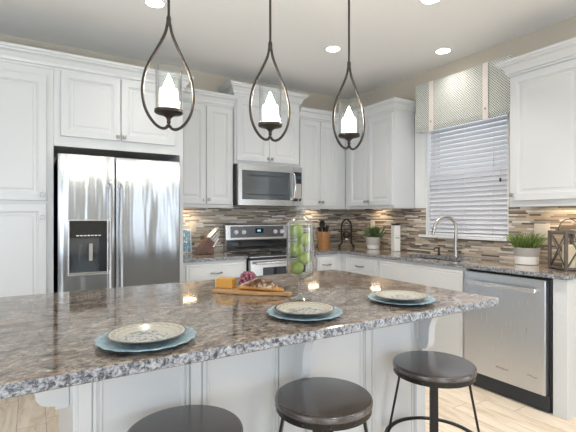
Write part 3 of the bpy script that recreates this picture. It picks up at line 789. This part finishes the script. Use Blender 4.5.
# under-cabinet strips
for (x, y, sx_, sy_, z, pw, l) in [(-2.17, -.10, .22, .03, 1.384, 1.3, 'slim lit strip under the cabinet beside the refrigerator'), (-.62, -.10, .16, .03, 1.384, .9, 'slim lit strip under the cabinet above the utensil crock'),
                        (-.10, -.60, .03, .16, 1.384, .9, 'slim lit strip under the cabinet above the leafy succulent'), (-.12, -2.62, .03, .36, 1.3735, 1.3, 'slim lit strip under the cabinet right of the window')]:
    o = MB().box(-sx_/2, sx_/2, -sy_/2, sy_/2, -.008, -.0008).build('under_cabinet_light', M['strip'], None, 0, (x, y, z)); tag(o, l, 'under-cabinet light')
    area('under_cabinet_lamp', (x, y, z-.0092), (0, 0, 0), sx_*.9, sy_*.9, pw*.75, (1, .78, .52))

# ------------------------------------------------------------ window blind and valance
t = thing('window_blind', 'white horizontal slat blind in the kitchen window', 'blind', (.045, -1.68, WZ0+.02))
by0, by1 = WY0+.02+1.68, WY1-.02+1.68
q = MB(); nsl = 29; z = .035
tl = math.radians(60)
for i in range(nsl):
    zc = .045+i*.0435
    dx, dz = .024*math.cos(tl), .024*math.sin(tl); n_ = (.0015*math.sin(tl), .0015*math.cos(tl))
    pr = [(-dx-n_[0], zc-dz+n_[1]), (0, zc+.003+n_[1]), (dx-n_[0], zc+dz+n_[1]), (dx+n_[0], zc+dz-n_[1]), (0, zc+.003-n_[1]), (-dx+n_[0], zc-dz-n_[1])]
    q.prism(pr, 'y', by0, by1)
q.build('slats', mat('blind_slat_white', (.70, .70, .735), .45), t)
bx('bottom_rail', M['trim'], t, -.025, .025, by0, by1, -.005, .014, .003)
bx('headrail', M['trim'], t, -.028, .028, by0, by1, WZ1-WZ0-.075, WZ1-WZ0-.035, .002)
for yy in (-.28, 0, .28):
    MB().tube([(-.027, yy, .0), (-.027, yy, 1.25)], .0011, 6).build('ladder_cord', M['trim'], t)
MB().tube([(-.036, -.30, .62), (-.036, -.30, 1.26)], .0022, 6).build('tilt_wand', M['trim'], t)
cd = MB().tube([(-.036, -.36, .52), (-.036, -.36, 1.26)], .0012, 6).build('lift_cord', M['trim'], t)
MB().lathe([(.002, 0), (.008, -.004), (.009, -.03), (.004, -.035)], (-.036, -.36, .52), 12).build('tassel', M['iron'], cd)

t = thing('window_valance', 'grey and white lattice fabric valance with two pale straps', 'valance', (-.115, -1.70, 2.15))
vy0, vy1 = -2.20+1.70, -1.205+1.70
q = MB(); out = []
ny = 40
front = []; back = []
for i in range(ny+1):
    yy = vy0+(vy1-vy0)*i/ny; sag = .012*math.sin(PI*((i/ny-.0)*3) )**2
    front.append(yy); back.append(sag)
rings = []
for i in range(ny+1):
    yy = front[i]; s_ = back[i]
    rings.append([(0, yy, -.005-s_), (-.006, yy, .03), (0, yy, .16), (0, yy, .47), (.006, yy, .47), (.006, yy, .16), (.002, yy, .03), (.008, yy, -.005-s_)])
q.loops(rings, smooth=False)
q.box(0.0062, .112, vy1-.006, vy1, 0, .47); q.box(0.0062, .112, vy0, vy0+.006, 0, .47); q.box(.0062, .112, vy0+.006, vy1-.006, .455, .47)
q.build('fabric', M['lattice'], t)
for yy in (-1.405+1.70, -1.985+1.70):
    sb = MB().box(-.011, -.0065, yy-.026, yy+.026, -.02, .472).build('strap', M['tan_rug'], t, .001)
    MB().lathe([(.009, 0), (.010, .003), (.006, .005)], seg=14, mtx=Matrix.Translation((-.011, yy, .075)) @ Matrix.Rotation(-PI/2, 4, 'Y')).build('button', M['pot_grey'], sb)

# ------------------------------------------------------------ faucet, soap dispenser
fx, fy = -.125, -1.69
t = thing('faucet', 'brushed nickel gooseneck faucet at the sink', 'faucet', (fx, fy, .915))
MB().lathe([(.027, 0.0005), (.027, .006), (.021, .012), (.019, .05), (.019, .10), (.016, .115)], seg=24).build('base', M['chrome'], t)
MB().tube(smooth_pts([(0, 0, .10), (0, 0, .20), (0, 0, .27), (-.018, .01, .325), (-.06, .03, .362), (-.11, .055, .365), (-.155, .078, .335), (-.178, .09, .29)], 6), .0145, 14).build('spout', M['chrome'], t)
MB().tube([(-.176, .089, .295), (-.186, .094, .255), (-.196, .099, .205)], [.014, .017, .018], 14).build('spray_head', M['chrome'], t)
MB().tube([(.0, -.018, .085), (0, -.055, .086), (-.004, -.085, .092), (-.005, -.092, .130)], [.019, .016, .013, .010], 10).build('lever_handle', M['chrome'], t)
t = thing('soap_dispenser', 'small nickel soap pump left of the faucet', 'soap dispenser', (-.125, -1.50, .915))
MB().lathe([(.016, .0005), (.016, .012), (.010, .016), (.009, .055), (.013, .058), (.013, .070), (.008, .075)], seg=16).build('body', M['iron'], t)
MB().tube([(0, 0, .066), (-.035, .012, .068), (-.055, .018, .056)], .0065, 8).build('nozzle', M['iron'], t)

# ------------------------------------------------------------ outlets
def outlet(name, label, loc, rz, w2):
    t = thing(name, label, 'electrical plate', loc, rz)
    MB().panel(-w2, w2, -.058, .058, 0, [(0, 0), (0, .003), (.004, .006)]).build('cover_plate', M['plate_plastic'], t)
    n = 1 if w2 < .05 else 2
    for i in range(n):
        cx = 0 if n == 1 else (-.024 if i == 0 else .024)
        MB().box(cx-.016, cx+.016, -.0085, -.0055, -.033, .033).build('rocker', M['plate_plastic'], t, .001)
    return t
outlet('outlet', 'single wall outlet plate above the knife block', (-2.075, -.0105, 1.178), 0, .036)
outlet('outlet', 'single wall outlet plate behind the leafy succulent', (-.0105, -.46, 1.19), R90, .036)
outlet('switch_plate', 'double switch plate behind the potted grass', (-.0105, -2.40, 1.17), R90, .060)

# ------------------------------------------------------------ left counter items
ZC = .9155
t = thing('framed_sign', 'small blue and white patterned sign leaning beside the refrigerator', 'sign', (-2.20, -.05, ZC))
t.rotation_euler = (-.10, 0, 0)
b = MB().box(-.10, .10, -.012, 0, .0, .245).build('board', M['ceramic'], t, .002)
bx('face', M['sign'], t, -.088, .088, -.0145, -.0125, .012, .233)

t = thing('knife_block', 'slanted walnut knife block full of steel-handled knives', 'knife block', (-2.03, -.22, ZC+.002))
a = math.radians(47)   # lean direction up to the right
q = MB()
u = Vector((math.cos(a), 0, math.sin(a))); v = Vector((-math.sin(a), 0, math.cos(a)))
p0 = Vector((-.055, 0, 0))
L_ = .20; T_ = .10
pts = [p0, p0+u*L_+Vector((0.0, 0, 0)), p0+u*L_+v*T_*.75, p0+v*T_*.0+Vector((-.072, 0, 0))]
ol = [(-.072, 0), (.030, 0), (.030+.0, .002), (.105, .115), (.055, .17), (.030, .165)]
q.prism([(-.095, 0), (-.005, 0), (.095, .107), (.030, .165)], 'y', -.055, .055)
q.prism([(.0, .0), (.085, .0), (.085, .075), (.068, .075)], 'y', -.053, .053)
q.build('block', M['knifewood'], t, .003)
k_i = 0
for r_ in range(3):
    for cidx in range(3):
        f_ = .2+.3*cidx
        bp = Vector((.095+(.030-.095)*f_, 0, .107+(.165-.107)*f_)); dv = Vector((.70, 0, .71)).normalized()
        yy = -.036+.036*r_; Lk = (.105, .125, .14)[cidx]
        q = MB(); s_ = bp+Vector((0, yy, 0))+dv*.002; q.tube([s_, s_+dv*.02, s_+dv*Lk*.6, s_+dv*Lk], [.008, .0115, .0105, .012], 8)
        kn = q.build('knife_handle', M['chrome'], t)
for i in range(4):
    q = MB(); s_ = Vector((.082, -.04+.026*i, .070)); dv = Vector((.62, 0, .78)); q.tube([s_, s_+dv*.06, s_+dv*.10], [.006, .009, .008], 8); q.build('knife_handle', M['steel_smooth'], t)

# ------------------------------------------------------------ corner items
t = thing('utensil_crock', 'honey-coloured wooden utensil crock in the corner', 'utensil holder', (-.525, -.17, ZC))
q = MB(); q.lathe([(.068, 0), (.076, .19), (.069, .19), (.062, .02)], seg=10, smooth=False); q.build('crock', M['crockwood'], t)
def utensil(name, label, dx, dy, top, kind):
    o = thing(name, label, 'utensil', (-.525+dx*.3, -.17+dy*.3, ZC+.025))
    e = Vector((dx, dy, top)); q = MB(); q.tube([(0, 0, 0), e], .005, 8)
    q.build('shaft', M['black'], o)
    q = MB(); rot = Matrix.Translation(e) @ Vector((0, 0, 1)).rotation_difference(e.normalized()).to_matrix().to_4x4()
    if kind == 'ladle':
        rr = [[rot @ Vector((r*math.cos(2*PI*i/16)*1.25, .010*(1-(r/.034)**2)-.004*s, .04+r*math.sin(2*PI*i/16)*1.5)) for i in range(16)] for r, s in ((.004, 0), (.02, 0), (.031, 0), (.034, 0), (.031, 1), (.02, 1), (.004, 1))]
        q.loops(rr)
    else:
        q.prism([(-.012, -.01), (.012, -.01), (.024, .03), (.022, .075), (-.022, .075), (-.024, .03)], 'y', -.003, .003)
        for vv in q.bm.verts: vv.co = rot @ vv.co
    q.build('head', M['black'], o)
    return o
utensil('serving_spoon', 'black serving spoon standing highest in the wooden crock', -.022, -.012, .215, 'ladle')
utensil('spatula', 'black slotted spatula leaning right in the wooden crock', .032, .0, .165, 'flat')
utensil('spatula', 'short black spatula leaning far left in the wooden crock', -.033, .004, .15, 'flat')
utensil('spatula', 'black turner in the middle of the wooden crock', .012, .02, .17, 'flat')

t = thing('wire_rack', 'black scrolled wrought-iron stand in the counter corner', 'decorative stand', (-.255, -.265, ZC+.0055), -.62)
for dy in (-.035, .035):
    q = MB(); pts = [(-.07, .012), (-.085, .004), (-.088, .02), (-.07, .03), (-.055, .06), (-.058, .14), (-.058, .24), (-.045, .295), (-.02, .325), (0, .333)]
    full = [(x, dy, z) for x, z in pts]+[(-x, dy, z) for x, z in pts[::-1][1:]]
    q.tube(smooth_pts(full, 4), .0085, 8); q.build('side_frame', M['stoolmetal'], t)
q = MB()
for z_ in (.10, .21): q.tube([(-.058, -.035, z_), (-.058, .035, z_)], .004, 6); q.tube([(.058, -.035, z_), (.058, .035, z_)], .004, 6); q.tube([(-.058, -.035, z_), (.058, -.035, z_)], .004, 6)
q.tube([(.035*math.cos(i*PI/12), -.035, .247+.035*math.sin(i*PI/12)) for i in range(24)], .004, 6, closed=True)
q.tube([(0, -.035, .10), (0, -.035, .212)], .003, 6); q.build('cross_bars', M['iron'], t)
q = MB(); q.lathe([(.028, .105), (.040, .12), (.045, .15), (.038, .175), (.02, .19)], seg=20); q.build('holder_cup', M['iron'], t)
MB().lathe([(.016, .085), (.016, .104)], (0, -.03, 0), 16).build('white_tag', M['ceramic'], t)

t = thing('potted_succulent', 'leafy succulent in a white ceramic pot near the corner', 'potted plant', (-.135, -.60, ZC))
q = MB(); q.lathe([(.055, 0), (.070, .004), (.074, .045)], seg=36); pot = q.build('pot', M['ceramic'], t)
q = MB(); q.lathe([(.0742, .0455), (.083, .135), (.080, .135), (.075, .11)], seg=36, cap=False); q.build('pot_band', mat('speckled_light_glaze', (.52, .50, .47), .5, bump=.3), t)
MB().lathe([(.004, .112), (.075, .112)], seg=24).build('soil', M['soil'], t)
q = MB(); rnd = random.Random(3)
for i in range(70):
    a = rnd.uniform(0, 2*PI); r0 = rnd.uniform(0, .05); lean = rnd.uniform(.1, .95)*(.3+r0/.05*.7); Ln = rnd.uniform(.10, .165)
    b0 = Vector((r0*math.cos(a), r0*math.sin(a), .11)); d = Vector((math.cos(a)*math.sin(lean), math.sin(a)*math.sin(lean), math.cos(lean)))
    q.tube([b0, b0+d*Ln*.4, b0+d*Ln*.75+Vector((0, 0, .004)), b0+d*Ln+Vector((0, 0, .012))], [.005, .010, .008, .001], 6, flat=(1, .45))
q.build('leaves', M['leaf2'], t)

t = thing('ceramic_canister', 'tall white square ceramic canister with dark lid left of the sink', 'canister', (-.165, -.975, ZC), -.3)
MB().box(-.037, .037, -.037, .037, 0, .275).build('body', M['ceramic'], t, .006)
MB().box(-.030, .030, -.030, .030, .2755, .285).box(-.036, .036, -.036, .036, .285, .297).build('lid', M['iron'], t, .003)
q = MB(); q.tube(smooth_pts([(-.024+.006*i, -.0378, .145+.006*((i % 2)*2-1)) for i in range(9)], 4), .0015, 6); q.tube([(-.036, -.0376, .17), (.036, -.0376, .17)], .0008, 5)
q.build('script_lettering', M['paint_dark'], t)

t = thing('potted_grass', 'bushy potted grass in a grey and white pot right of the window', 'potted plant', (-.205, -2.385, ZC))
MB().lathe([(.060, 0), (.082, .003), (.085, .062)], seg=40).build('pot_base', M['ceramic'], t)
MB().lathe([(.0852, .0625), (.092, .130), (.088, .130), (.083, .10)], seg=40, cap=False).build('pot_band', M['pot_grey'], t)
MB().lathe([(.004, .105), (.083, .105)], seg=24).build('soil', M['soil'], t)
q = MB(); rnd = random.Random(5)
for i in range(210):
    a = rnd.uniform(0, 2*PI); r0 = .065*math.sqrt(rnd.random()); lean = rnd.uniform(.0, .75)*(.35+r0/.065*.75); Ln = rnd.uniform(.09, .165)
    b0 = Vector((r0*math.cos(a), r0*math.sin(a), .103)); d = Vector((math.cos(a)*math.sin(lean), math.sin(a)*math.sin(lean), math.cos(lean)))
    o_ = Vector((math.cos(a), math.sin(a), 0))
    q.tube([b0, b0+d*Ln*.5, b0+d*Ln*.8+o_*.006, b0+d*Ln+o_*.018-Vector((0, 0, .006))], [.003, .0042, .003, .0006], 5, flat=(1, .4))
q.build('grass_blades', M['leaf'], t)

# lantern
t = thing('candle_lantern', 'weathered wooden lantern with crossed sides near the counter end', 'lantern', (-.285, -2.722, ZC), math.atan2(-.145, -.08)+PI/2)
hw = .082; LH = .27; pw = .009
for sx_ in (-1, 1):
    for sy_ in (-1, 1): MB().box(sx_*hw-pw, sx_*hw+pw, sy_*hw-pw, sy_*hw+pw, .0, LH).build('corner_post', M['greywood'], t, .001)
for z_, nm in ((.006, 'bottom_rails'), (LH-.018, 'top_rails')):
    q = MB()
    for s_ in (-1, 1):
        q.box(-hw-.001, hw+.001, s_*hw-pw*.8, s_*hw+pw*.8, z_, z_+.014); q.box(s_*hw-pw*.8, s_*hw+pw*.8, -hw, hw, z_+.0005, z_+.0135)
    if nm == 'bottom_rails': q.box(-hw, hw, -hw, hw, .002, .0075)
    q.build(nm, M['greywood'], t)
for ax in (0, 1):
    for s_ in (-1, 1):
        q = MB(); A = hw-pw; zt = LH-.018; zb = .02; zm = (zt+zb)/2
        for p, r in (((-A, zb), (A, zt)), ((-A, zt), (A, zb))):
            P = lambda u_, z_: Vector((u_, s_*hw, z_)) if ax == 0 else Vector((s_*hw, u_, z_))
            q.tube([P(*p), P(*r)], .0065, 4)
        q.build('cross_brace', M['greywood'], t)
q = MB(); q.tube([(-.06*math.cos(PI*i/16)*1.3, 0, LH-.004+.085*math.sin(PI*i/16)) for i in range(17)], .003, 8); q.build('handle', M['iron'], t)
cdl = thing('pillar_candle', 'cream pillar candle inside the wooden lantern', 'candle', (-.285, -2.722, ZC+.009))
MB().lathe([(.040, 0), (.040, .158), (.036, .163), (.006, .160)], seg=32).build('wax', M['cream_candle'], cdl)
MB().tube([(0, 0, .16), (.001, 0, .172)], .0012, 6).build('wick', M['black'], cdl)

# ------------------------------------------------------------ plates on the island
ZI = .9155
def make_charger():
    q = MB(); seg = 96; rings = []
    for r, z_, sc in ((.02, 0, 0), (.085, 0, 0), (.092, .001, 0), (.120, .010, .3), (.140, .014, 1), (.1405, .0165, 1), (.120, .0125, .3), (.094, .0045, 0), (.085, .0035, 0), (.02, .0035, 0)):
        rings.append([((r+sc*.0022*math.cos(18*2*PI*i/seg))*math.cos(2*PI*i/seg), (r+sc*.0022*math.cos(18*2*PI*i/seg))*math.sin(2*PI*i/seg), z_) for i in range(seg)])
    q.loops(rings); return q.build('charger_plate', M['blueglaze'])
def make_dinner():
    q = MB(); q.lathe([(.02, 0), (.062, 0), (.070, .002), (.098, .012), (.1115, .0155), (.1125, .0175), (.110, .018), (.096, .0145), (.070, .0055), (.060, .0035), (.02, .0035)], seg=72)
    return q.build('dinner_plate', M['dinner'])
ch = make_charger(); dn = make_dinner()
for i, (x, y, a, l, l2) in enumerate([(-3.196, -2.915, .1, 'scalloped blue-grey charger plate nearest the camera at left', 'patterned dinner plate on the nearest left charger'),
                                  (-2.618, -2.885, 1.3, 'scalloped blue-grey charger plate in the middle of the island edge', 'patterned dinner plate on the middle charger'),
                                  (-2.118, -2.892, 2.4, 'scalloped blue-grey charger plate at the right end of the island', 'patterned dinner plate on the right-end charger')]):
    c = ch if i == 0 else ch.copy(); d = dn if i == 0 else dn.copy()
    if i: C.objects.link(c); C.objects.link(d)
    c.location = (x, y, ZI); c.rotation_euler = (0, 0, a); tag(c, l, 'plate', 'charger plates on the island')
    d.location = (x+.002, y+.004, ZI+.0105); d.rotation_euler = (0, 0, a+.5); tag(d, l2, 'plate', 'dinner plates on the chargers')

# ------------------------------------------------------------ apothecary jar with apples
JX, JY = -2.456, -2.610
t = thing('apothecary_jar', 'tall clear glass apothecary jar of green apples on the island', 'jar', (JX, JY, ZI))
q = MB(); q.lathe([(.010, .0015), (.050, .0015), (.052, .004), (.040, .008), (.014, .014), (.009, .03), (.013, .042), (.008, .052), (.012, .068), (.009, .080), (.02, .092), (.045, .100), (.058, .108), (.062, .122), (.062, .322),
                   (.064, .328), (.0605, .327), (.0595, .135), (.056, .112), (.042, .108), (.02, .104)], seg=48); q.build('glass_body', M['jarglass'], t)
q = MB(); q.lathe([(.062, .329), (.062, .334), (.052, .347), (.036, .362), (.018, .372), (.010, .379), (.014, .386), (.021, .396), (.022, .405), (.016, .415), (.008, .422), (.010, .43), (.013, .438), (.011, .448), (.004, .456)], seg=48); q.build('lid', M['jarglass'], t)
rt = Vector((math.cos(.551), -math.sin(.551), 0)); fw = Vector((math.sin(.551), math.cos(.551), 0))
ap = []
def make_apple():
    t = thing('apple', '', 'apple', (0, 0, 0))
    prof = [(.003, .022), (.008, .0245), (.015, .0285), (.023, .027), (.030, .018), (.0335, .004), (.0320, -.011), (.0265, -.022), (.018, -.029), (.010, -.030), (.003, -.0265)]
    MB().lathe(prof, seg=28).build('fruit', M['apple'], t)
    MB().tube([(0, 0, .021), (.001, 0, .030), (.004, 0, .036)], .0012, 6).build('stem', M['stem'], t)
    return t
a0 = make_apple()
cfg = [(-.0175, -.020, .140), (.0175, .020, .181), (-.0175, -.020, .222), (.0175, .020, .263), (-.0175, -.020, .304)]
lab = ['lowest green apple at the bottom left of the glass jar', 'lower right green apple partly behind others in the jar', 'green apple in the middle left of the jar', 'upper right green apple in the glass jar', 'topmost green apple at upper left in the jar']
for i, (dr_, df, z_) in enumerate(cfg):
    o = a0 if i == 0 else copy_tree(a0)
    p = Vector((JX, JY, 0))+rt*dr_+fw*df
    sc = .93
    o.location = (p.x, p.y, ZI+z_); o.rotation_euler = (.5*math.sin(i*2.1), .5*math.cos(i*1.7), i); o.scale = (sc,)*3; tag(o, lab[i], group='green apples in the glass jar')

# ------------------------------------------------------------ cheese board
ang = math.atan2(-2.560+2.250, -2.470+2.735)
t = thing('cutting_board', 'wooden cutting board with cheese, grapes and bread on the island', 'cutting board', (-2.735, -2.250, ZI), ang)
ol = [(0, -.01), (.012, -.022), (.10, -.028), (.235, -.026), (.285, -.008), (.335, .002), (.39, -.002), (.405, .012), (.395, .034), (.35, .038), (.300, .044), (.26, .08), (.22, .105), (.12, .112), (.02, .105), (0, .09)]
MB().prism(ol, 'z', 0, .018).build('board', M['boardwood'], t, .005)
def onb(u_, v_): 
    return (-2.735+u_*math.cos(ang)-v_*math.sin(ang), -2.250+u_*math.sin(ang)+v_*math.cos(ang))
ZB = ZI+.0185
x, y = onb(.050, .045)
t = thing('cheese_wedge', 'orange cheese wedge at the left of the cutting board', 'cheese', (x, y, ZB), ang+.05)
MB().prism([(-.038, -.030), (.045, -.024), (.045, .030), (-.038, .036)], 'z', 0, .046).build('cheese', M['cheese'], t, .004)
MB().prism([(-.043, -.030), (-.0385, -.030), (-.0385, .036), (-.043, .036)], 'z', 0, .046).build('rind', M['rind'], t, .001)
x, y = onb(.245, .024)
t = thing('bread_loaf', 'crusty bread loaf lying on the cutting board', 'bread', (x, y, ZB), ang+.02)
q = MB(); rings = []; N = 22
for i in range(N+1):
    s_ = i/N; xx = -.115+.23*s_; prof = math.sin(PI*min(max(s_, .012), .988))**.55
    wr = .037*prof; hr = .037*prof*(1+.07*math.sin(s_*19))
    ring = []
    for k_ in range(20):
        a = 2*PI*k_/20; cy = math.cos(a)*wr; cz = math.sin(a)
        cz = hr*(.42+cz) if cz > 0 else hr*(.42+cz*.42)
        ring.append((xx, cy+.004*math.sin(s_*6), cz))
    rings.append(ring)
q.loops(rings); q.build('loaf', M['bread'], t)
x, y = onb(.150, .086)
t = thing('grape_bunch', 'bunch of red grapes between the cheese and the bread', 'grapes', (x, y, ZB), ang)
rnd = random.Random(11); gp = []
for lay in range(6):
    n_ = (12, 12, 12, 11, 9, 6)[lay]; Rl = (.035, .039, .039, .036, .030, .019)[lay]
    for i in range(n_):
        a = 2*PI*i/n_+lay*.5; r_ = Rl*(1 if i % 3 else .5)
        gp.append((r_*math.cos(a)*1.05+lay*.001, r_*math.sin(a)*.68, .0095+lay*.0118+rnd.uniform(-.001, .001)))
first = None
for i, p in enumerate(gp):
    if first is None:
        q = MB(); q.sphere((0, 0, 0), .0092, 14, (1, 1, 1.08)); first = q.build('grape', M['grape'], t); o = first
    else: o = first.copy(); C.objects.link(o)
    o.location = p
MB().tube([(0, 0, .02), (.004, 0, .07), (.016, .0, .098)], .002, 6).build('stem', M['stem'], t)
for o in list(C.objects):
    if o.get('label') == '': del o['label']
